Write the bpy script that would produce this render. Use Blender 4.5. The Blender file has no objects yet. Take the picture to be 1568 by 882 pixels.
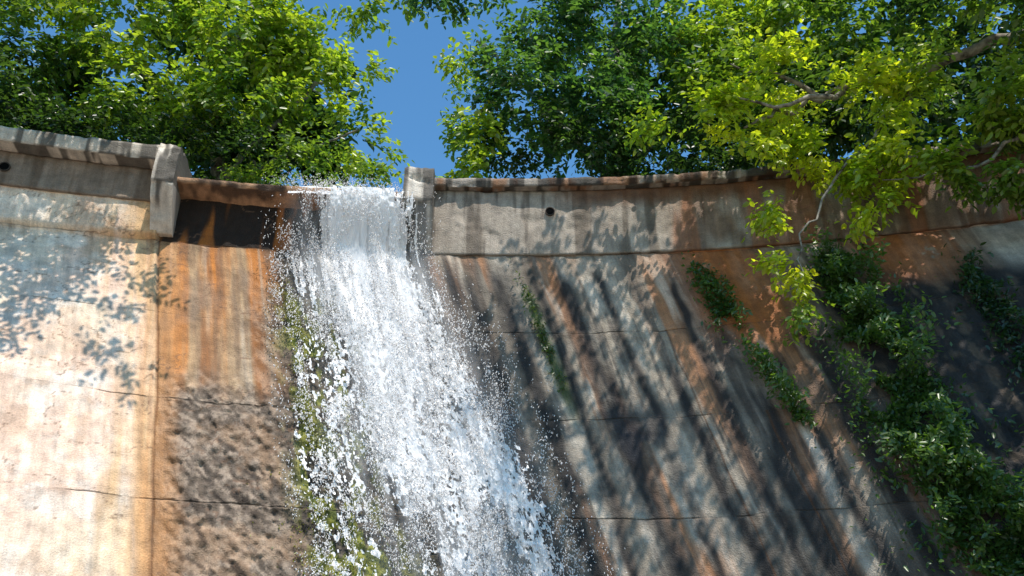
import bpy, numpy as np, math
from mathutils import Vector
rng=np.random.default_rng(7)
D=bpy.data; C=bpy.context
# ---------------------------------------------------------------- helpers
def link(o,parent=None):
    C.scene.collection.objects.link(o)
    if parent: o.parent=parent
    return o
def empty(name):
    return link(D.objects.new(name,None))
def mesh_np(name,V,F,mats,cols=None,uvs=None,smooth=False,matidx=None,parent=None):
    V=np.asarray(V,np.float32);F=np.asarray(F,np.int32)
    me=D.meshes.new(name);k=F.shape[1]
    me.vertices.add(len(V));me.vertices.foreach_set('co',V.ravel())
    me.loops.add(F.size);me.loops.foreach_set('vertex_index',F.ravel())
    me.polygons.add(len(F))
    me.polygons.foreach_set('loop_start',np.arange(0,F.size,k,dtype=np.int32))
    me.polygons.foreach_set('loop_total',np.full(len(F),k,np.int32))
    if smooth: me.polygons.foreach_set('use_smooth',np.ones(len(F),bool))
    for m in mats: me.materials.append(m)
    me.update(calc_edges=True)
    if cols is not None:
        a=me.color_attributes.new('Col','FLOAT_COLOR','POINT')
        c=np.ones((len(V),4),np.float32);c[:,:cols.shape[1]]=cols
        a.data.foreach_set('color',c.ravel())
    if uvs is not None:
        u=me.uv_layers.new(name='UVMap')
        u.data.foreach_set('uv',np.asarray(uvs,np.float32)[F.ravel()].ravel())
    me.validate()
    return link(D.objects.new(name,me),parent)
_lat=rng.random((256,256))
def vn(x,y):
    x=np.asarray(x,float);y=np.asarray(y,float)
    xi=np.floor(x).astype(int);yi=np.floor(y).astype(int);fx=x-xi;fy=y-yi
    fx=fx*fx*(3-2*fx);fy=fy*fy*(3-2*fy)
    a=_lat[xi&255,yi&255];b=_lat[(xi+1)&255,yi&255];c=_lat[xi&255,(yi+1)&255];d=_lat[(xi+1)&255,(yi+1)&255]
    return (a*(1-fx)+b*fx)*(1-fy)+(c*(1-fx)+d*fx)*fy
def fbm(x,y,o=4):
    r=0;a=.5;t=0
    for i in range(o):
        r=r+a*vn(x*2**i+17.3*i,y*2**i+9.1*i);t+=a;a*=.55
    return r/t
def ss(a,b,x): 
    t=np.clip((x-a)/(b-a),0,1);return t*t*(3-2*t)
# ---------------------------------------------------------------- dam geometry: arch in plan, battered face
ST=np.array([[-10.37,10.55,-7.17,7.82],[-8.12,11.0,-5.92,8.97],[-5.81,11.73,-4.39,10.26],[-3.89,12.1,-3.05,11.06],[-1.39,12.19,-.08,11.66],
[-.33,12.19,1.11,11.77],[2.41,12.1,3.62,11.21],[4.03,11.91,4.99,10.47],[5.88,11.57,6.17,9.49],[8.14,11.04,7.26,8.08],[11.,9.9,8.6,6.2]])
py0=np.polyfit(ST[:,0],ST[:,1],4);px3=np.polyfit(ST[:,0],ST[:,2],4);py3=np.polyfit(ST[:,0],ST[:,3],4)
dy0=np.polyder(py0)
ZB=6.5
def W(s,z,off=0.):
    s=np.asarray(s,float);z=np.asarray(z,float)
    x0=s;y0=np.polyval(py0,s);x3=np.polyval(px3,s);y3=np.polyval(py3,s)
    t=np.clip((ZB-z)/4.5,0,None)
    d=np.polyval(dy0,s);n=np.sqrt(1+d*d)
    return np.stack([x0+(x3-x0)*t+off*d/n, y0+(y3-y0)*t-off/n, z+0*s],-1)
# ---------------------------------------------------------------- node helpers
def newmat(name):
    m=D.materials.new(name);m.use_nodes=True
    nt=m.node_tree;b=nt.nodes['Principled BSDF'];return m,nt,b
def N(nt,t,**k):
    n=nt.nodes.new(t)
    for a,v in k.items():
        if a in n.inputs: n.inputs[a].default_value=v
        else: setattr(n,a,v)
    return n
def concrete_mat(name,bump=.6):
    m,nt,b=newmat(name);L=nt.links
    uv=N(nt,'ShaderNodeUVMap')
    col=N(nt,'ShaderNodeVertexColor',layer_name='Col').outputs['Color']
    n1=N(nt,'ShaderNodeTexNoise',Scale=5.,Detail=5.,Roughness=.65);L.new(uv.outputs[0],n1.inputs['Vector'])
    mp=N(nt,'ShaderNodeMapping');mp.inputs['Scale'].default_value=(9,.9,1);L.new(uv.outputs[0],mp.inputs[0])
    n2=N(nt,'ShaderNodeTexNoise',Scale=1.,Detail=3.,Roughness=.6);L.new(mp.outputs[0],n2.inputs['Vector'])
    n3=N(nt,'ShaderNodeTexNoise',Scale=45.,Detail=2.,Roughness=.7);L.new(uv.outputs[0],n3.inputs['Vector'])
    def ramp(src,lo,hi,a=.3,c=.7):
        r=N(nt,'ShaderNodeMapRange');r.inputs['From Min'].default_value=a;r.inputs['From Max'].default_value=c
        r.inputs['To Min'].default_value=lo;r.inputs['To Max'].default_value=hi;L.new(src,r.inputs[0]);return r.outputs[0]
    def mul(a,bb):
        q=N(nt,'ShaderNodeMath',operation='MULTIPLY');L.new(a,q.inputs[0]);L.new(bb,q.inputs[1]);return q.outputs[0]
    f=mul(mul(ramp(n1.outputs[0],.7,1.25),ramp(n2.outputs[0],.78,1.2)),ramp(n3.outputs[0],.82,1.17))
    vm=N(nt,'ShaderNodeVectorMath',operation='SCALE');L.new(col,vm.inputs[0]);L.new(f,vm.inputs['Scale'])
    L.new(vm.outputs[0],b.inputs['Base Color'])
    add=N(nt,'ShaderNodeMath',operation='ADD');L.new(n1.outputs[0],add.inputs[0]);L.new(mul(n3.outputs[0],n3.outputs[0]),add.inputs[1])
    bp=N(nt,'ShaderNodeBump',Strength=bump,Distance=.035);L.new(add.outputs[0],bp.inputs['Height']);L.new(bp.outputs[0],b.inputs['Normal'])
    L.new(ramp(n2.outputs[0],.5,.95),b.inputs['Roughness'])
    b.inputs['Specular IOR Level'].default_value=.25
    return m
M_wall=concrete_mat('stained_concrete')
def foliage_mat(name,trans=.35):
    m=D.materials.new(name);m.use_nodes=True;nt=m.node_tree;nt.nodes.remove(nt.nodes['Principled BSDF']);L=nt.links
    c=N(nt,'ShaderNodeVertexColor',layer_name='Col')
    d=N(nt,'ShaderNodeBsdfDiffuse');L.new(c.outputs[0],d.inputs[0])
    gl=N(nt,'ShaderNodeBsdfGlossy',Roughness=.35);gl.inputs[0].default_value=(1,1,1,1)
    m0=N(nt,'ShaderNodeMixShader');m0.inputs[0].default_value=.07;L.new(d.outputs[0],m0.inputs[1]);L.new(gl.outputs[0],m0.inputs[2])
    t=N(nt,'ShaderNodeBsdfTranslucent')
    g=N(nt,'ShaderNodeMix',data_type='RGBA',blend_type='MULTIPLY');g.inputs[0].default_value=1
    L.new(c.outputs[0],g.inputs[6]);g.inputs[7].default_value=(2.2,2.3,.8,1)
    L.new(g.outputs[2],t.inputs[0])
    mx=N(nt,'ShaderNodeMixShader');mx.inputs[0].default_value=trans
    L.new(m0.outputs[0],mx.inputs[1]);L.new(t.outputs[0],mx.inputs[2])
    L.new(mx.outputs[0],nt.nodes['Material Output'].inputs[0]);return m
M_leaf=foliage_mat('leaf_green',.45)
def bark():
    m,nt,b=newmat('bark');L=nt.links
    n=N(nt,'ShaderNodeTexNoise',Scale=9.,Detail=4.);r=N(nt,'ShaderNodeValToRGB')
    tc=N(nt,'ShaderNodeTexCoord');L.new(tc.outputs['Object'],n.inputs[0])
    r.color_ramp.elements[0].position=.35;r.color_ramp.elements[0].color=(.07,.055,.045,1)
    r.color_ramp.elements[1].position=.65;r.color_ramp.elements[1].color=(.38,.34,.28,1)
    L.new(n.outputs[0],r.inputs[0]);L.new(r.outputs[0],b.inputs[0]);b.inputs['Roughness'].default_value=.9
    bp=N(nt,'ShaderNodeBump',Strength=.7,Distance=.03);L.new(n.outputs[0],bp.inputs['Height']);L.new(bp.outputs[0],b.inputs['Normal'])
    return m
M_bark=bark()
# ---------------------------------------------------------------- WALL FACE
dam=empty('concrete_dam')
joints=[6.5,5.0,3.5,2.0,.5,-1.0]
S=np.arange(-11.,11.01,.02)
zs=[-1.9]
while zs[-1]<7.4:
    z=zs[-1];near=min(abs(z-j) for j in joints)
    zs.append(z+(.007 if near<.04 else .022))
Z=np.array(zs)
sg,zg=np.meshgrid(S,Z)
def jz(s,j): return j+(fbm(s*1.5+j*7,s*0,4)-.5)*.08
def wall_color(s,z):
    w=s+(fbm(s*1.2,z*.8,3)-.5)*.14
    st=fbm(w*3.2,z*.22,5);st2=fbm(w*7+40,z*.3+5,4);bl=fbm(s*.9+3,z*.9+8,4);fine=fbm(s*5,z*5,4)
    st3=fbm(w*11+80,z*.45+2,4);grit=fbm(s*16+3+z*5,z*13,4)
    blot=fbm(s*1.7+13,z*1.1+5,5)
    def c(*a): return np.array(a)[None,None,:]
    def mix(A,B,t): return A*(1-t[...,None])+B*t[...,None]
    one=np.ones(s.shape+(3,))
    left=mix(one*c(.82,.65,.49),one*c(.82,.58,.44),ss(.35,.65,bl))
    left=mix(left,one*c(.70,.64,.56),ss(.5,.75,fine)*.5)
    left=mix(left,one*c(.58,.38,.25),ss(.52,.68,fbm(s*2.5+7,z*1.4,5))*.5)
    left=mix(left,one*c(.87,.77,.66),ss(.55,.7,fbm(s*1.8+17,z*2.2,5))*.6)
    left=mix(left,one*c(.72,.44,.20),ss(-7.1,-6.2,w)*ss(.33,.63,st+.05)*.8)
    left=mix(left,one*c(.44,.18,.06),ss(-6.2,-5.9,w)*.6*ss(.3,.6,st2+.1))
    bay=mix(one*c(.48,.31,.17),one*c(.52,.19,.045),ss(.33,.56,st))
    bay=mix(bay,one*c(.62,.50,.37),ss(.54,.72,st2)*.6)
    bay=mix(bay,one*c(.18,.10,.06),ss(.50,.70,fbm(w*5+9,z*.6,4))*.6)
    bay=mix(bay,one*c(.26,.19,.14),ss(.5,.68,blot)*.4)
    er=ss(4.5,3.5,z+(bl-.5)*1.6+(fine-.5)*.6)
    er=np.maximum(er,ss(-4.9,-4.1,w)*ss(6.3,5.0,z)*.85)
    rough=mix(one*c(.13,.095,.07),one*c(.36,.27,.20),ss(.36,.60,grit*.6+fine*.4))
    rough=mix(rough,one*c(.42,.25,.14),ss(.48,.62,fbm(s*2+9,z*2+2,5))*.4)
    rough=mix(rough,one*c(.03,.02,.015),ss(.60,.66,fbm(s*9+z*6,z*5,3))*.7)
    bay=mix(bay,rough,er)
    bay=mix(bay,one*c(.48,.23,.09),ss(-5.4,-5.75,w)*.7)
    out=mix(left,bay,ss(-5.87,-5.85,s))
    wet=mix(one*c(.035,.03,.025),one*c(.15,.12,.09),ss(.42,.62,grit*.6+fine*.4))
    moss=ss(.45,.55,fbm(s*7,z*3+3,5))*ss(6.0,5.2,z)*ss(-2.3,-3.3,w)
    wet=mix(wet,mix(one*c(.10,.12,.025),one*c(.26,.26,.04),ss(.4,.6,grit)),moss*.85)
    out=mix(out,wet,ss(-4.35,-3.85,w))
    g=mix(one*c(.36,.295,.225),one*c(.52,.435,.345),ss(.4,.65,st2*.5+blot*.5))
    g=mix(g,one*c(.12,.095,.075),ss(.50,.62,st)*.8)
    g=mix(g,one*c(.42,.18,.075),ss(.53,.68,fbm(w*2.2+70,z*.2,4))*.8)
    g=mix(g,one*c(.09,.075,.065),ss(.55,.66,st3)*.6)
    g=mix(g,one*c(.74,.64,.52),ss(.56,.74,fbm(w*3+30,z*.5,4))*.7)
    g=mix(g,one*c(.20,.155,.115),ss(.45,.65,blot)*.5)
    rust=np.exp(-((w-3.4)/.85)**2)*ss(4.0,5.2,z)+np.exp(-((w-6.2)/.9)**2)*ss(4.6,5.6,z)*.9
    g=mix(g,one*c(.40,.125,.032),np.clip(rust,0,1)*.95*ss(.28,.45,fine+.1))
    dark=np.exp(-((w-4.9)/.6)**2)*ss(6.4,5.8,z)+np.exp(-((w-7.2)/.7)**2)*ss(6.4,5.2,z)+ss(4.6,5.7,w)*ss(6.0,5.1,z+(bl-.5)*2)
    dk=mix(one*c(.018,.018,.020),one*c(.10,.07,.05),ss(.50,.66,.5*st2+.5*fine))  # wet dark staining, plus the far right's deep shadow put into the colour
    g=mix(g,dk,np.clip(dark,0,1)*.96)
    g=mix(g,one*c(.60,.53,.45),ss(7.2,7.6,w)*ss(8.8,8.2,w)*ss(5.2,5.9,z)*.85)
    for cs,wd,zt in((-.35,.19,6.5),(.75,.16,6.3),(2.95,.24,5.2),(1.9,.12,4.6),(4.2,.26,5.),(-.9,.15,6.4),(.2,.10,6.5),(2.5,.12,6.2),(-1.15,.14,6.5),(1.35,.09,6.45),(3.6,.12,4.6)):
        wob=(fbm(z*1.3+cs,z*0+cs,3)-.5)*.22
        e=np.exp(-(((w-cs-wob)/(wd*(.4+1.2*fbm(z*1.5+cs*3,z*0,3))))**2))*(.65+.9*(fbm(s*6,z*1.2+cs,4)-.3))
        g=mix(g,one*c(.025,.022,.022),np.clip(e*ss(zt,zt-.5,z)*1.15,0,.94))
    pat=ss(.5,.6,fbm(s*1.1+21,z*.8+4,4))*ss(-.6,0,s)*ss(2.2,1.2,s)*ss(4,3.2,z)*ss(1.6,2.2,z)  # dark patches: deep shadow and wet painted together into the concrete colour
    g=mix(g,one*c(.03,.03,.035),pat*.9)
    g=mix(g,one*c(.045,.04,.036),ss(0.,-1.1,w)*ss(6.2,4.5,z)*.7)
    g=mix(g,one*c(.07,.1,.03),np.exp(-((w-.05)/.09)**2)*ss(6.,5.6,z)*ss(3.2,4.,z)*.9)
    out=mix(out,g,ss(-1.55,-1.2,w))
    nt=mix(one*c(.024,.015,.010),one*c(.30,.10,.02),ss(.56,.66,fbm(w*3.3+11,z*.5,3)))  # near-black paints the notch's shade under the crest; rust strips are mixed in
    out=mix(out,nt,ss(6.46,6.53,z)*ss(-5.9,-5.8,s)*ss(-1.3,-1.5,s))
    for j in joints:
        jj=jz(s,j)
        pres=ss(.40,.58,fbm(s*1.9+j,s*0+j,3))
        k=ss(.013,.003,np.abs(z-jj))*(.2+.5*pres)
        lk=ss(.3,0,jj-z)*(z<jj)*.35*ss(.45,.62,fbm(s*7,s*0+j,3))
        out=mix(out,one*c(.10,.07,.05),np.clip(k*.9+lk,0,1))
    for vj,zt in((-5.86,6.6),(2.05,5),(3.0,3.5)):
        k=ss(.024,.006,np.abs(s-vj-(fbm(z*2,z*0+vj,3)-.5)*.06))*(z<zt)
        out=mix(out,one*c(.12,.05,.02),k*.7)
    cr=np.abs(fbm(s*.9+50,z*1.7+20,5)-.5)
    out=mix(out,one*c(.18,.10,.06),ss(.008,.001,cr)*.7*(s<-4))
    return np.clip(out,0.01,.88)
col=wall_color(sg,zg)
fine=fbm(sg*6,zg*6,4)-.5;broad=fbm(sg*.8,zg*.8,3)-.5
er=ss(4.5,3.5,zg+(fbm(sg*.9+3,zg*.9+8,4)-.5)*1.6)*ss(-5.85,-5.6,sg)*ss(-1,-3,sg)
off=.035*fine+.07*broad+er*(.15*(fbm(sg*11,zg*10,5)-.5)+.05)
off+=.05*(fbm(sg*2.2,zg*1.2,4)-.5)*ss(-1,0,sg)
off+=.22*(fbm(sg*3+9,zg*2.4,6)-.5)*ss(4.6,6,sg)*ss(5.8,4.8,zg)
off+=.15*ss(6.45,6.6,zg)*(sg<-5.9)
for i,j in enumerate(joints):
    jj=jz(sg,j);pres=ss(.40,.58,fbm(sg*1.9+j,sg*0+j,3))
    off-=.018*ss(.015,.004,np.abs(zg-jj))*(.2+.8*pres)
    off+=.03*ss(.0,-.01,zg-jj)*ss(-1.5,-.0,zg-jj)*(.15+.7*pres)
off-=.035*ss(.025,.008,np.abs(sg+5.86-(fbm(zg*2,zg*0-5.86,3)-.5)*.06))*(zg<6.6)
V=W(sg,zg,off).reshape(-1,3)
def grid_faces(shape):
    idx=np.arange(shape[0]*shape[1]).reshape(shape)
    return np.stack([idx[:-1,:-1],idx[:-1,1:],idx[1:,1:],idx[1:,:-1]],-1).reshape(-1,4)
UV=np.stack([sg,zg],-1).reshape(-1,2)
mesh_np('battered_face',V,grid_faces(sg.shape),[M_wall],cols=col.reshape(-1,3),uvs=UV,smooth=True,parent=dam)
# ---------------------------------------------------------------- swept parts
def sweep(name,s0,s1,prof,colf,rough=.02,parent=dam,ds=.03,seed=0,profstep=.04):
    P=[]
    pr=prof+[prof[0]]
    for a,b in zip(pr[:-1],pr[1:]):
        n=max(1,int(math.hypot(b[0]-a[0],b[1]-a[1])/profstep))
        for i in range(n): P.append((a[0]+(b[0]-a[0])*i/n,a[1]+(b[1]-a[1])*i/n))
    P=np.array(P);S=np.arange(s0,s1+1e-6,(s1-s0)/max(2,round((s1-s0)/ds)))
    k=len(P);arc=np.concatenate([[0],np.cumsum(np.hypot(*(np.diff(P,axis=0).T)))])
    sg,ig=np.meshgrid(S,np.arange(k))
    o=P[ig,0];z=P[ig,1];ar=arc[ig]
    nn=(fbm(sg*4+seed,ar*4+seed,5)-.5)*2-1.5*ss(.62,.75,fbm(sg*2.5+seed*3,ar*3,3))
    cx,cz=P.mean(0)
    dx=o-cx;dz=z-cz;l=np.hypot(dx,dz)+1e-6
    o=o+dx/l*nn*rough;z=z+dz/l*nn*rough*.8
    V=W(sg,np.maximum(z,ZB),0)
    d=np.polyval(dy0,sg);n=np.sqrt(1+d*d)
    V[...,0]+=o*d/n;V[...,1]-=o/n;V[...,2]=z
    idx=np.arange(sg.size).reshape(sg.shape)
    nx=np.roll(idx,-1,axis=0)
    F=np.stack([idx[:,:-1],idx[:,1:],nx[:,1:],nx[:,:-1]],-1).reshape(-1,4)
    V=V.reshape(-1,3);cols=colf(sg,z,ar).reshape(-1,3)
    tris=[]
    for ci0 in(0,len(S)-1):
        ring=idx[:,ci0];c=V[ring].mean(0);ci=len(V);V=np.vstack([V,c]);cols=np.vstack([cols,cols[ring].mean(0)])
        tris.append(np.stack([ring,np.roll(ring,-1),np.full(k,ci)],-1))
    uv=np.vstack([np.stack([sg,ar],-1).reshape(-1,2),[[s0,0],[s1,0]]])
    mesh_np(name,V,F,[M_wall],cols=cols,uvs=uv,smooth=False,parent=parent)
    mesh_np(name+'_ends',V,np.vstack(tris),[M_wall],cols=cols,uvs=uv,parent=parent)
def cgrey(sg,z,ar):
    n=fbm(sg*3,ar*1.5,4)[...,None];m=fbm(sg*7+9,z*.6,3)[...,None]
    A=np.array([.31,.25,.195]);B=np.array([.46,.39,.32]);c=A*(1-n)+B*n
    d=ss(.48,.62,m);c=c*(1-d*.65)+np.array([.09,.065,.045])*d*.65
    t=ss(7.45,7.8,z+.2*fbm(sg*5,z*0,3))[...,None]*ss(.4,1.6,sg)[...,None];c=c*(1-t*.85)+np.array([.15,.06,.025])*t*.85
    b=ss(2.4,3.4,sg)[...,None]*.65*ss(.35,.55,fbm(sg*1.5,z,3))[...,None];c=c*(1-b)+np.array([.16,.07,.03])*b
    lf=ss(-5.9,-6.1,sg)[...,None]*.6;c=c*(1-lf)+np.array([.18,.115,.075])*lf  # left parapet browned: the shade on its face is painted into the colour
    r=(ss(.6,.68,fbm(sg*2+60,z*.3,3))*ss(1.5,3,sg))[...,None];return c*(1-r*.7)+np.array([.29,.11,.045])*r*.7
def clip_(sg,z,ar):
    n=fbm(sg*6,ar*3,3)[...,None];st=ss(.50,.56,fbm(sg*8+3,ar*.3,2))[...,None]  # st: dark stripes paint shadow dapple into the lip colour
    return (np.array([.46,.38,.31])*(1-n)+np.array([.70,.62,.52])*n)*(1-.75*st)
def crust(sg,z,ar):
    n=ss(.45,.65,fbm(sg*4,ar*2,3))[...,None];st=ss(.48,.56,fbm(sg*7+3,ar*.3,2))[...,None]
    return (np.array([.34,.29,.24])*(1-n)+np.array([.26,.14,.08])*n)*(1-.75*st)
def cweir(sg,z,ar):
    n=ss(.4,.65,fbm(sg*4,ar*2,3))[...,None]
    return np.array([.10,.06,.04])*(1-n)+np.array([.45,.26,.15])*n
sweep('parapet_face',-11,-6.02,[(.2,7.14),(.2,7.76),(-.5,7.76),(-.5,7.14)],cgrey,.015,seed=3)
sweep('coping_slab',-11,-5.98,[(.52,7.765),(.54,8.02),(-.6,8.02),(-.6,7.765)],clip_,.03,seed=5)
sweep('parapet_face',-1.5,11,[(.06,6.515),(.06,7.8),(-.5,7.8),(-.5,6.515)],cgrey,.02,seed=9)
sweep('coping_slab',-1.62,11,[(.22,7.805),(.23,7.96),(-.6,7.96),(-.6,7.805)],crust,.03,seed=12)
sweep('weir_crest',-5.85,-1.55,[(.44,7.42),(.46,7.5),(.34,7.56),(-.6,7.6),(-.6,7.35),(-.02,7.32)],cweir,.025,seed=15)
sweep('end_pier',-6.0,-5.66,[(.66,7.28),(.68,8.0),(.6,8.06),(-.7,8.06),(-.7,6.6),(.1,6.6)],clip_,.06,seed=21)
sweep('end_pier',-1.9,-1.38,[(.52,7.32),(.50,7.98),(.42,8.04),(-.7,8.04),(-.7,6.6),(.1,6.6)],clip_,.06,seed=25)
M_pipe,_,b=newmat('pipe_rust');b.inputs[0].default_value=(.05,.035,.025,1);b.inputs['Roughness'].default_value=.9
M_black,_,b=newmat('bore_shade');b.inputs[0].default_value=(.006,.006,.006,1);b.inputs['Roughness'].default_value=1;b.inputs['Specular IOR Level'].default_value=0
def weep(s,z,off):
    p=W(s,max(z,ZB));d=float(np.polyval(dy0,s));nrm=Vector((d,-1,0)).normalized()
    c=Vector(p)+nrm*off;c.z=z
    vs=[];fs=[];n=20;X=Vector((nrm.y*-1,nrm.x,0));U=Vector((0,0,1))
    for (r,o) in((.085,0),(.085,.03),(.07,.03),(.07,-.12)):
        for i in range(n):
            a=2*math.pi*i/n;q=c+nrm*o+X*(r*math.cos(a))+U*(r*math.sin(a));vs.append(q)
    for k in range(3):
        for i in range(n): fs.append((k*n+i,k*n+(i+1)%n,(k+1)*n+(i+1)%n,(k+1)*n+i))
    me=D.meshes.new('weep_pipe');me.from_pydata(vs,[],fs+[tuple(range(3*n,4*n))]);me.materials.append(M_pipe)
    vs2=[c+nrm*.02+X*(.071*math.cos(2*math.pi*i/n))+U*(.071*math.sin(2*math.pi*i/n)) for i in range(n)]
    link(D.objects.new('weep_pipe',me),dam)
    m2=D.meshes.new('bore_shade_disc');m2.from_pydata(vs2,[],[tuple(range(n))]);m2.materials.append(M_black);link(D.objects.new('bore_shade_disc',m2),dam)  # black disc across the pipe mouth stands in for the shade inside
weep(.67,7.36,.07);weep(-8.3,7.45,.21)
# ---------------------------------------------------------------- WATERFALL
def wmat(name,tr):
    m=D.materials.new(name);m.use_nodes=True;nt=m.node_tree;nt.nodes.remove(nt.nodes['Principled BSDF']);L=nt.links
    b=N(nt,'ShaderNodeBsdfDiffuse');b.inputs[0].default_value=(.96,.94,.93,1)
    gl=N(nt,'ShaderNodeBsdfGlossy',Roughness=.3)
    m0=N(nt,'ShaderNodeMixShader');m0.inputs[0].default_value=.06;L.new(b.outputs[0],m0.inputs[1]);L.new(gl.outputs[0],m0.inputs[2])
    tl=N(nt,'ShaderNodeBsdfTranslucent');tl.inputs[0].default_value=(.97,.95,.95,1)
    m1=N(nt,'ShaderNodeMixShader');m1.inputs[0].default_value=tr;L.new(m0.outputs[0],m1.inputs[1]);L.new(tl.outputs[0],m1.inputs[2])
    L.new(m1.outputs[0],nt.nodes['Material Output'].inputs[0]);return m,nt,m1
M_water,_,_=wmat('white_water',.22);M_drop,_,_=wmat('water_drops',.3)
M_veil,nt_,m1_=wmat('water_veil',.12)
vc=N(nt_,'ShaderNodeVertexColor',layer_name='Col');tr_=N(nt_,'ShaderNodeBsdfTransparent');mv=N(nt_,'ShaderNodeMixShader')
nt_.links.new(vc.outputs[0],mv.inputs[0]);nt_.links.new(tr_.outputs[0],mv.inputs[1]);nt_.links.new(m1_.outputs[0],mv.inputs[2]);nt_.links.new(mv.outputs[0],nt_.nodes['Material Output'].inputs[0])
fall=empty('waterfall')
def dens(s,z,core_only=False):
    t=np.clip((7.5-z)/5.5,0,1.6)
    w=s+(fbm(s*1.3,z*.7,2)-.5)*.3
    lo=-3.74+.42*t; hi=-1.85+.62*t
    core=ss(lo-.4,lo+.9,w)*ss(hi+.75,hi-.6,w)*(.95-.36*t)
    if core_only: return core
    side=ss(-4.35,-3.9,w)*ss(lo+.5,lo-.2,w)*.46*ss(7.4,6.,z)
    right=ss(hi+1.4,hi,w)*ss(hi-.3,hi,w)*.32*ss(6.4,4,z)
    return core+side+right
for k,(o,dd) in enumerate(((.06,.0),(.14,-.06),(.24,-.15))):
    sv=np.arange(-4.35,.4,.009);zv=np.arange(-1.7,7.45,.013)
    sg,zg=np.meshgrid(sv,zv)
    of=o+.42*ss(6.2,7.4,zg)+.10*(fbm(sg*5+k*9,zg*.9,4)-.5)+.06*(fbm(sg*18+k*5,zg*10,3)-.5)
    V=W(sg,zg,of).reshape(-1,3)
    de=dens(sg,zg)
    top=ss(4.4,6.8,zg)
    fa=fbm(sg*19+k*31,zg*1.5+k*7,4);fb=fbm(sg*27+k*13+(zg*.8),zg*17+k*5,3);fc=fbm(sg*2.8+k*3,zg*.7,4)
    f=fa*(.3+.55*top)+fb*(.7-.55*top)+.6*(fc-.5)
    keepv=(f>.98-.80*de-dd)&(de>.04)
    F=grid_faces(sg.shape)
    F=F[keepv.reshape(-1)[F].sum(1)>=3]
    u,inv=np.unique(F,return_inverse=True)
    mesh_np('water_sheet_%d'%(k+1),V[u],inv.reshape(F.shape),[M_water],smooth=True,parent=fall)
sv=np.arange(-4.3,.4,.03);zv=np.arange(-1.7,7.4,.06);sg,zg=np.meshgrid(sv,zv)
V=W(sg,zg,.30+.38*ss(6.2,7.4,zg)+.1*(fbm(sg*3,zg,3)-.5)).reshape(-1,3)
al=np.clip(dens(sg,zg,True)*(.10+1.7*(fbm(sg*6,zg*.7,5)-.3)),0,.7)*ss(7.4,6.9,zg)*(.6+.4*ss(1.,5.,zg))
mesh_np('water_veil',V,grid_faces(sg.shape),[M_veil],cols=np.repeat(al.reshape(-1,1),3,1),smooth=True,parent=fall)
sv=np.arange(-3.85,-1.9,.02);pv=np.linspace(0,1,40)
sg,pg=np.meshgrid(sv,pv)
of=-.6+1.15*pg;zz=7.63-.02*pg-.30*ss(.75,1.,pg)+.10*(fbm(sg*5,pg*4,4)-.4)*ss(-3.85,-3.5,sg)
V=W(sg,np.full(sg.shape,7.),of).reshape(-1,3);V[:,2]=zz.ravel()
F=grid_faces(sg.shape)
F=F[(fbm(sg*9,pg*3,3).reshape(-1)[F].mean(1)>.40)]
mesh_np('water_lip',V,F,[M_water],smooth=True,parent=fall)
def drops(name,n,fn,lr,wr):
    s,z,o=fn(n);n=len(s)
    c=W(s,np.minimum(z,7.4),o);c[:,2]=z
    L=rng.uniform(*lr,n)*rng.uniform(.5,1.3,n);w=rng.uniform(*wr,n)
    ax=np.stack([rng.normal(0,.5,n),rng.normal(0,.5,n),-np.ones(n)],-1);ax/=np.linalg.norm(ax,axis=1)[:,None]
    a=np.cross(ax,rng.normal(size=(n,3)));a/=np.linalg.norm(a,axis=1)[:,None];bb=np.cross(ax,a)
    pts=[c-ax*L[:,None]/2]
    for k in range(3):
        th=k*2.094;pts.append(c+ax*(L*.1)[:,None]+(a*math.cos(th)+bb*math.sin(th))*w[:,None])
    pts.append(c+ax*L[:,None]/2)
    V=np.stack(pts,1).reshape(-1,3);b=(np.arange(n)*5)[:,None]
    f=np.array([[0,1,2],[0,2,3],[0,3,1],[4,2,1],[4,3,2],[4,1,3]])
    F=(b[:,:,None]+f[None]).reshape(-1,3)
    mesh_np(name,V,F,[M_drop],smooth=True,parent=fall)
def fn(n):
    s=rng.uniform(-4.35,.4,n*6);z=rng.uniform(-1.6,7.5,n*6)
    d=dens(s,z)*ss(.36,.6,fbm(s*6,z*2+7,4))
    k=rng.random(n*6)<d;s=s[k][:n];z=z[k][:n]
    return s,z,.08+rng.random(len(s))**1.5*.32+.35*ss(6.2,7.4,z)
drops('drops',40000,fn,(.02,.05),(.005,.013))
def fn2(n):
    s=rng.normal(-3.1,.6,n);s=s[(s>-4.3)&(s<-1.95)];n=len(s);return s,7.56+np.abs(rng.normal(0,.10,n)),rng.uniform(-.3,.6,n)
drops('spray',2200,fn2,(.012,.03),(.004,.009))
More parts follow.
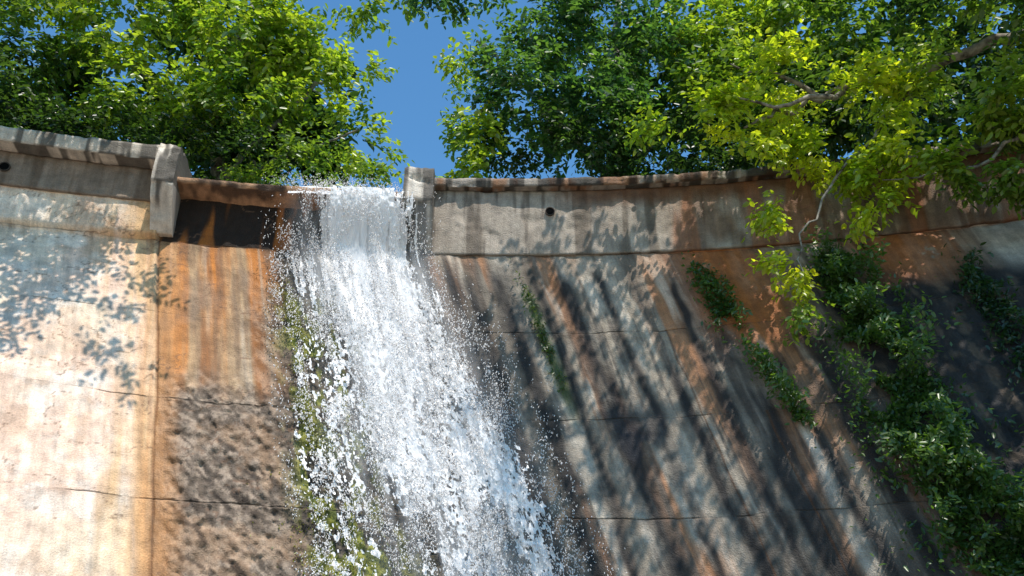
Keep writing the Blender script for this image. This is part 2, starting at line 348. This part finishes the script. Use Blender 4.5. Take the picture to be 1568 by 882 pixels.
# ---------------------------------------------------------------- FOLIAGE
def leaves(specs):
    VV=[];CC=[]
    for sp in specs:
        (c,r,nt,ls,(ca,cb),droop)=sp[:6];uni=len(sp)>6
        c=np.array(c,float);r=np.array(r,float)
        sub=rng.normal(size=(max(3,nt//16),3));sub/=np.linalg.norm(sub,axis=1)[:,None];sub*=rng.uniform(.35,1.,len(sub))[:,None]
        which=rng.integers(0,len(sub),nt)
        p=sub[which]+rng.normal(0,.16,(nt,3))
        if uni: p=rng.uniform(-1,1,(nt,3))
        tc=c+p*r
        out=p/(np.linalg.norm(p,axis=1)[:,None]+1e-6)
        td=out+rng.normal(0,.5,(nt,3));td[:,2]-=droop;td/=np.linalg.norm(td,axis=1)[:,None]
        ctint=rng.random(len(sub))[which]
        m=11
        tl=rng.uniform(.3,.6,nt)
        k=np.arange(m)/m
        pos=tc[:,None,:]+td[:,None,:]*(k[None,:,None]*tl[:,None,None])+rng.normal(0,.035,(nt,m,3))
        side=np.where(np.arange(m)%2==0,1,-1)[None,:,None]
        lat=np.cross(td,[0,0,1.])+1e-4;lat/=np.linalg.norm(lat,axis=1)[:,None]
        ld=lat[:,None,:]*side+td[:,None,:]*.7+rng.normal(0,.35,(nt,m,3));ld[...,2]-=.3
        ld/=np.linalg.norm(ld,axis=2)[...,None]
        nr=np.array([.1,-.5,.9])+rng.normal(0,.55,(nt,m,3))
        wv=np.cross(nr,ld);wv/=np.linalg.norm(wv,axis=2)[...,None]+1e-6
        up=np.cross(ld,wv)
        sz=(ls*rng.uniform(.6,1.25,(nt,m)))[...,None]
        b=pos
        P=[b,b+ld*sz*.3+wv*sz*.27+up*sz*.08,b+ld*sz*.72+wv*sz*.22+up*sz*.06,b+ld*sz-up*sz*.06,b+ld*sz*.72-wv*sz*.22+up*sz*.06,b+ld*sz*.3-wv*sz*.27+up*sz*.08]
        P=np.stack(P,2).reshape(-1,6,3)
        t=np.clip(ctint[:,None]*.65+rng.random((nt,m))*.35,0,1).reshape(-1)[:,None]
        cc=np.array(ca)*(1-t)+np.array(cb)*t
        cc=cc*rng.uniform(.6,1.35,(len(cc),1))
        VV.append(P);CC.append(np.repeat(cc[:,None,:],6,1))
    V=np.concatenate(VV).reshape(-1,3);Cc=np.concatenate(CC).reshape(-1,3)
    n=len(V)//6;b=(np.arange(n)*6)[:,None,None]
    F=(b+np.array([[0,1,2,3],[0,3,4,5]])[None]).reshape(-1,4)
    return V,F,Cc
def tube(pts,r0,r1,seg=8,wob=.05):
    pts=np.array(pts,float);n=max(6,int(np.linalg.norm(np.diff(pts,axis=0),axis=1).sum()/.25))
    tt=np.linspace(0,len(pts)-1,n);P=np.stack([np.interp(tt,np.arange(len(pts)),pts[:,i]) for i in range(3)],1)
    for _ in range(2): P[1:-1]=(P[:-2]+2*P[1:-1]+P[2:])/4
    P[1:-1]+=rng.normal(0,wob,(n-2,3))
    T=np.gradient(P,axis=0);T/=np.linalg.norm(T,axis=1)[:,None]
    a=np.cross(T,[.3,.9,.2]);a/=np.linalg.norm(a,axis=1)[:,None];b=np.cross(T,a)
    R=np.linspace(r0,r1,n);V=[]
    for i in range(n):
        for k in range(seg):
            th=2*math.pi*k/seg;V.append(P[i]+(a[i]*math.cos(th)+b[i]*math.sin(th))*R[i])
    F=[(i*seg+k,i*seg+(k+1)%seg,(i+1)*seg+(k+1)%seg,(i+1)*seg+k) for i in range(n-1) for k in range(seg)]
    return np.array(V),np.array(F)
def tree(name,tubes,specs):
    e=empty(name)
    V=[];F=[];o=0
    for t in tubes:
        v,f=tube(*t);V.append(v);F.append(f+o);o+=len(v)
    if V: mesh_np('trunk_and_limbs',np.vstack(V),np.vstack(F),[M_bark],smooth=True,parent=e)
    v,f,c=leaves(specs);mesh_np('crown_leaves',v,f,[M_leaf],cols=c,parent=e)
    return e
BR=((.06,.14,.022),(.37,.43,.045));MD=((.03,.08,.015),(.20,.28,.04));DK=((.015,.04,.012),(.07,.12,.028));BL=((.015,.06,.03),(.12,.21,.05));YL=((.20,.30,.025),(.52,.52,.035))  # leaf palettes with lit and shaded foliage painted in, bright to dark
tree('broadleaf_tree',[([(-6.5,14.8,7),(-6.3,14.6,9.5),(-6.6,14.5,12),(-6.2,14.6,15)],.22,.08),
  ([(-6.3,14.6,9.5),(-5,14,11),(-3.6,13.8,12.4)],.09,.03),([(-6.4,14.5,10.5),(-8.2,14,12),(-9.6,13.6,13.4)],.1,.03),([(-6.3,14.6,9.2),(-4.6,14,9.9),(-3.2,13.7,10.3)],.07,.02)],
 [((-10.6,13.2,12.4),(1.6,1,1.7),330,.16,MD,.2),((-8.3,13.1,12.9),(1.5,1,1.5),330,.16,BR,.2),((-6.1,13.2,12.6),(1.4,1,1.5),330,.155,BR,.2),
  ((-5.0,13.4,12.9),(.8,.9,1.4),220,.155,BR,.2),((-4.4,13.4,11.2),(.85,.8,.9),180,.15,BR,.3),((-5.6,13.2,10.8),(1.2,.8,.9),210,.145,BR,.3),
  ((-7.6,13.0,10.8),(1.4,.8,.9),220,.145,BR,.3),((-9.8,12.9,10.6),(1.3,.8,1.),210,.145,DK,.3),((-3.3,13.6,10.2),(.45,.6,.7),56,.14,BR,.3),
  ((-3.05,13.6,11.7),(.25,.5,.3),16,.14,BR,.3),((-2.8,13.6,9.5),(.22,.4,.45),20,.14,BR,.3),((-3.4,13.8,13.8),(.35,.5,.3),18,.14,BR,.2),((-6,13.6,15),(4,1.5,1),120,.2,MD,.2),
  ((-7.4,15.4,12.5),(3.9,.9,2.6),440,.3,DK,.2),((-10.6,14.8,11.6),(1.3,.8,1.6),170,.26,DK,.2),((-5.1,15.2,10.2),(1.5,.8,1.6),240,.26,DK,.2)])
tree('broadleaf_shrub',[([(-5,13.6,7.4),(-5,13.5,8.6)],.06,.03)],
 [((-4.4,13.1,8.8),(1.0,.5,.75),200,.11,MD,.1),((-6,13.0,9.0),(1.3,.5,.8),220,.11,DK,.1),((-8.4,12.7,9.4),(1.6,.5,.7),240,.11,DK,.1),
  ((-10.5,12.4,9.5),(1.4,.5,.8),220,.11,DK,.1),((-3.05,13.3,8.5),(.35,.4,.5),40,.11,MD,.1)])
tree('broadleaf_tree',[([(2.5,15.5,7),(2.3,15,10),(2.6,14.6,15)],.25,.08),([(2.4,15,9.6),(.8,14.4,11.4),(-.8,14,13)],.1,.03),([(2.4,15,10),(4.4,14,12),(6,13.6,13)],.12,.04)],
 [((0.3,13.6,11.2),(1.1,.9,1.2),260,.145,BL,.2),((.8,13.6,13.2),(1.2,.9,1.3),290,.15,BL,.2),((2.3,13.5,12.6),(1.6,.9,1.6),320,.15,BL,.2),((2.1,13.3,10.3),(1.5,.8,1.1),280,.145,BL,.2),
  ((-.75,13.6,10.2),(.65,.6,.85),105,.14,BR,.3),((-1.15,13.7,9.6),(.4,.5,.55),52,.14,BR,.3),((-1.4,13.6,8.9),(.25,.4,.3),20,.13,MD,.3),((-1.2,13.8,12.2),(.45,.5,.28),30,.14,BR,.3),((-1.3,13.9,14.1),(.7,.5,.28),44,.15,BL,.3),
  ((4.6,13.4,13),(1.7,.9,1.5),320,.15,BR,.2),((4.4,13.2,10.8),(1.6,.8,1.3),280,.15,MD,.2),((.8,13.2,9.4),(1.7,.5,.6),240,.12,DK,.1),((3.6,13.0,9.2),(1.7,.5,.7),240,.12,DK,.1),
  ((7.2,13.2,13),(1.8,.9,1.7),320,.16,MD,.2),((9.9,12.8,12.8),(1.8,.9,1.9),320,.16,DK,.2),((7.4,12.9,10.5),(1.9,.8,1.4),300,.16,DK,.2),((10.2,12.2,10.2),(1.8,.8,1.5),300,.16,DK,.2),
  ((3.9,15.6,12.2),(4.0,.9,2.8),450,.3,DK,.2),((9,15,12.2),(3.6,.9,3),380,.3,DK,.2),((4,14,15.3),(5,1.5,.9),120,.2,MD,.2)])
tree('overhanging_tree',[([(13.2,5.5,-1.8),(12.6,5.8,4),(11.6,6.6,8.5),(10.6,7.2,10.2)],.42,.2),([(11.6,6.6,8.5),(9.2,9.2,9.2),(7,10.4,9.2),(5.2,10.9,8.9),(3.9,11.0,8.3)],.15,.02),
  ([(7,10.4,9.2),(6.2,10.6,8.2),(5.0,10.7,7.0),(4.4,10.7,6.0),(4.2,10.7,5.1)],.035,.008),([(5.2,10.9,8.9),(4.5,10.9,9.4),(3.8,10.9,9.6)],.05,.015),([(5.6,10.8,8.9),(4.9,10.4,8.5),(4.1,10.4,8.3),(3.4,10.4,8.6)],.055,.015),([(10.6,7.2,10.2),(7,8.4,10.3),(4,8.6,10.4),(1.6,8.6,10.4)],.15,.02),
  ([(7,8.4,10.3),(5,7.4,9.4),(3,7.2,9.2)],.07,.015),([(7,8.4,10.3),(5,9.4,11.2),(3,9.5,11.3)],.07,.015),([(11.2,6.8,9.4),(9,8.6,10),(7.6,9.6,10.4)],.1,.03),([(9.2,9.2,9.2),(8.2,9.8,7.6),(7,10.2,7.0),(5.8,10.6,7.0)],.05,.01)],
 [((3.3,11.0,8.45),(.9,.5,.45),78,.135,YL,.2),((4.65,10.9,9.15),(1.1,.6,.6),125,.135,YL,.2),((5.8,10.7,8.5),(1.0,.6,.6),85,.135,YL,.3),((6.9,10.4,9.0),(1.0,.6,.6),100,.135,BR,.2),
  ((5.2,10.9,7.8),(.7,.5,.35),60,.13,YL,.4),((4.05,10.8,8.0),(.6,.4,.35),44,.13,YL,.4),((5.7,10.6,7.2),(.45,.4,.5),46,.13,YL,.8),((4.15,10.7,6.5),(.3,.3,.4),30,.12,YL,.8),((4.4,10.7,5.6),(.4,.3,.35),32,.12,YL,.8),
  ((4.1,10.7,4.9),(.28,.3,.22),18,.11,BR,.8),((6.4,10.4,7.6),(.6,.4,.35),56,.13,YL,.6),((7.6,9.9,8.2),(.9,.6,.6),90,.14,BR,.3),((8.3,9.6,9.6),(1.0,.7,.8),120,.15,MD,.2),
  ((7.4,9.8,7.6),(.9,.5,.35),90,.14,MD,.4),((8.4,9.2,7.7),(.8,.5,.45),100,.14,MD,.4),((5.9,10.6,7.05),(.5,.3,.25),44,.13,YL,.6),((6.8,10.2,6.95),(.6,.3,.25),54,.13,BR,.6),((7.7,9.8,6.85),(.6,.3,.3),62,.13,MD,.6),((8.6,9.2,6.7),(.6,.3,.35),62,.13,MD,.6),((5.5,10.4,6.5),(.28,.3,.25),18,.12,YL,.8),
  ((4.2,9.5,11.25),(3.2,.5,.15),135,.14,MD,.2,1),((4.6,8.8,10.4),(3.6,.4,.15),160,.14,MD,.2,1),((4.9,8.1,9.7),(3.4,.35,.15),135,.14,MD,.2,1),((2.0,7.4,9.0),(.9,.35,.15),36,.14,MD,.2,1),((6.6,7.4,9.0),(1.9,.35,.15),80,.14,MD,.2,1),
  ((8.4,7.8,9.9),(1.5,1.,.4),240,.17,MD,.2,1),((8.6,6.6,9.2),(1.6,.8,.4),200,.17,MD,.2,1),((9.6,8.0,10.6),(1.3,1.3,.6),120,.18,MD,.2)])
tree('overhanging_tree',[([(-13,6,-1.8),(-12.4,6.4,4),(-11.6,7,8.5),(-10.4,7.8,10.2)],.38,.14),([(-10.4,7.8,10.2),(-8.6,8.6,10.1),(-7,9,10.1),(-5.6,9,10.1)],.05,.01),([(-9.2,8.4,10.2),(-7.6,8.3,9.7),(-6.4,8.3,9.6)],.03,.01)],
 [((-7.1,9.35,10.4),(1.4,.25,.1),230,.12,MD,.2,1),((-7.1,8.8,9.85),(1.4,.25,.1),165,.12,MD,.2,1),((-7.2,8.3,9.4),(1.3,.25,.1),84,.12,MD,.2,1),((-6.9,7.8,8.9),(1.1,.25,.1),26,.12,MD,.2,1),
  ((-4.75,8.9,10.1),(.35,.3,.1),18,.12,MD,.2,1),((-4.4,8.3,9.5),(.4,.3,.1),11,.12,MD,.2,1),((-9.2,8.9,10.3),(.9,.5,.2),120,.13,MD,.2,1),((-10.8,7.8,11.2),(1.4,1.2,.8),160,.18,MD,.2)])
def ivy(name,path,n,ls,pal,thick=.28,cut=.42,up_=0):
    path=np.array(path,float);t=rng.uniform(0,len(path)-1,n)
    s=np.interp(t,np.arange(len(path)),path[:,0]);z=np.interp(t,np.arange(len(path)),path[:,1]);w=np.interp(t,np.arange(len(path)),path[:,2])
    s=s+rng.normal(0,.5,n)*w;z=z+rng.normal(0,.2,n)
    k=fbm(s*2.6+5,z*2,3)+rng.normal(0,.03,n)>cut;s=s[k];z=z[k];n=len(s)
    c=W(s,z,.04+rng.random(n)*thick*(.2+1.6*ss(.4,.7,fbm(s*3,z*3,3))))
    ld=np.stack([rng.normal(0,.6,n),-.3+rng.normal(0,.35,n),-.6+up_+rng.normal(0,.5,n)],-1);ld/=np.linalg.norm(ld,axis=1)[:,None]
    nr=np.array([0,-.6,.6])+rng.normal(0,.5,(n,3));wv=np.cross(nr,ld);wv/=np.linalg.norm(wv,axis=1)[:,None];up=np.cross(ld,wv)
    sz=(ls*rng.uniform(.5,1.4,n))[:,None]
    P=np.stack([c,c+ld*sz*.3+wv*sz*.22+up*sz*.08,c+ld*sz*.72+wv*sz*.16+up*sz*.06,c+ld*sz,c+ld*sz*.72-wv*sz*.16+up*sz*.06,c+ld*sz*.3-wv*sz*.22+up*sz*.08],1)
    tt=fbm(s*3,z*3,3)[:,None]*.7+rng.random((n,1))*.3
    cc=np.array(pal[0])*(1-tt)+np.array(pal[1])*tt
    b=(np.arange(n)*6)[:,None,None];F=(b+np.array([[0,1,2,3],[0,3,4,5]])[None]).reshape(-1,4)
    mesh_np(name,P.reshape(-1,3),F,[M_leaf],cols=np.repeat(cc,6,0))
GV=((.012,.045,.015),(.13,.22,.04))
ivy('climbing_plant',[(5.2,6.1,.4),(5.2,5.2,.55),(4.95,4.1,.6),(4.85,2.9,.7),(5.2,1.8,.9),(5.5,1.1,1.2),(5.6,0,1.3)],30000,.085,GV,.55,.38,.5)
ivy('climbing_plant',[(3.0,6.0,.2),(3.15,5.4,.35),(3.15,4.8,.25),(3.25,4.0,.15),(3.5,3.2,.08)],3000,.08,GV,.3,.4,.3)
ivy('climbing_plant',[(6.9,5.9,.15),(6.8,5.0,.25),(6.9,4.0,.4),(6.9,3.0,.5)],3000,.08,((.012,.035,.015),(.05,.10,.03)),.3,.45,.3)
ivy('moss_strip',[(.0,5.9,.12),(.05,5.0,.1),(.05,4.2,.08)],420,.06,((.03,.06,.015),(.12,.17,.03)),.08,.4)
ivy('moss_tufts',[(-3.85,5.6,.08),(-3.8,4.2,.15),(-3.7,3.2,.35),(-3.7,1.6,.7),(-3.7,0,.7)],6500,.04,((.05,.06,.015),(.28,.28,.03)),.12,.45)
# ---------------------------------------------------------------- ground, pool, banks
def simple(name,c1,c2,sc,rough=.9):
    m,nt,b=newmat(name);L=nt.links;n=N(nt,'ShaderNodeTexNoise',Scale=sc,Detail=8.);tc=N(nt,'ShaderNodeTexCoord');L.new(tc.outputs['Object'],n.inputs[0])
    r=N(nt,'ShaderNodeValToRGB');r.color_ramp.elements[0].position=.35;r.color_ramp.elements[1].position=.65
    r.color_ramp.elements[0].color=(*c1,1);r.color_ramp.elements[1].color=(*c2,1);L.new(n.outputs[0],r.inputs[0]);L.new(r.outputs[0],b.inputs[0])
    b.inputs['Roughness'].default_value=rough
    bp=N(nt,'ShaderNodeBump',Strength=.5,Distance=.05);L.new(n.outputs[0],bp.inputs['Height']);L.new(bp.outputs[0],b.inputs['Normal']);return m
def quad(name,vs,mat):
    me=D.meshes.new(name);me.from_pydata(vs,[],[tuple(range(len(vs)))]);me.materials.append(mat);return link(D.objects.new(name,me))
g=np.linspace(-1,1,121);g=np.sign(g)*np.abs(g)**3*500
gx,gy=np.meshgrid(g,g+5);hz=-1.7+.15*(fbm(gx*.5,gy*.5,3)-.5)
mesh_np('ground',np.stack([gx,gy,hz],-1).reshape(-1,3),grid_faces(gx.shape),[simple('gravel',(.22,.17,.12),(.42,.34,.26),3)],smooth=True)
M_pool,_,b=newmat('pool_water');b.inputs[0].default_value=(.03,.05,.045,1);b.inputs['Roughness'].default_value=.08
quad('plunge_pool',[(-1+5.5*math.cos(a),7.6+4.5*math.sin(a),-1.58) for a in np.linspace(0,2*math.pi,40)[:-1]],M_pool)
bs=np.linspace(-60,60,121);bd=np.linspace(0,60,61);bx,bdp=np.meshgrid(bs,bd)
cx=np.clip(bx,-11,11);y0=np.polyval(py0,cx)+.55-np.clip(np.abs(bx)-11,0,None)*.25
hb=7.0+bdp*.03+.3*(fbm(bx*.3,bdp*.3,3)-.5)-.5*ss(6,2,np.abs(bx+3.2))*ss(6,0,bdp)
V=np.stack([bx,y0+bdp,hb],-1);base=V[:1].copy();base[...,2]=-2
V=np.vstack([base,V])
mesh_np('hillside',V.reshape(-1,3),grid_faces(V.shape[:2]),[simple('soil_grass',(.03,.05,.015),(.09,.09,.04),2)],smooth=True)
quad('stream_water',[(-5.8,12.35,7.55),(-1.6,12.6,7.55),(-1.2,20,7.6),(-6.5,20,7.6)],M_pool)
# ---------------------------------------------------------------- light, sky, camera
to_sun=Vector((.2,-.42,.9)).normalized()
el=math.asin(to_sun.z);az=math.atan2(to_sun.x,to_sun.y)
sl=D.lights.new('sun','SUN');sl.energy=5.;sl.angle=math.radians(.5);sl.color=(1,.94,.85)
so=link(D.objects.new('sun',sl));so.rotation_euler=to_sun.to_track_quat('Z','Y').to_euler()
w=D.worlds.new('World');C.scene.world=w;w.use_nodes=True;nt=w.node_tree
sk=nt.nodes.new('ShaderNodeTexSky');sk.sky_type='NISHITA';sk.sun_disc=False;sk.sun_elevation=el;sk.sun_rotation=az
sk.air_density=1.4;sk.dust_density=.3;sk.ozone_density=1.0
mxn=nt.nodes.new('ShaderNodeMix');mxn.data_type='RGBA';mxn.blend_type='MULTIPLY';mxn.inputs[0].default_value=1;mxn.inputs[7].default_value=(.62,1.1,1.4,1)
nt.links.new(sk.outputs[0],mxn.inputs[6]);nt.links.new(mxn.outputs[2],nt.nodes['Background'].inputs[0]);nt.nodes['Background'].inputs[1].default_value=.13
cam=D.cameras.new('camera');cam.lens=1230/1568*36;cam.sensor_width=36;cam.clip_end=2000
co=link(D.objects.new('camera',cam));co.rotation_euler=(math.pi/2+.45,0,0)
C.scene.camera=co
C.scene.view_settings.view_transform='Standard';C.scene.view_settings.look='None';C.scene.view_settings.exposure=0
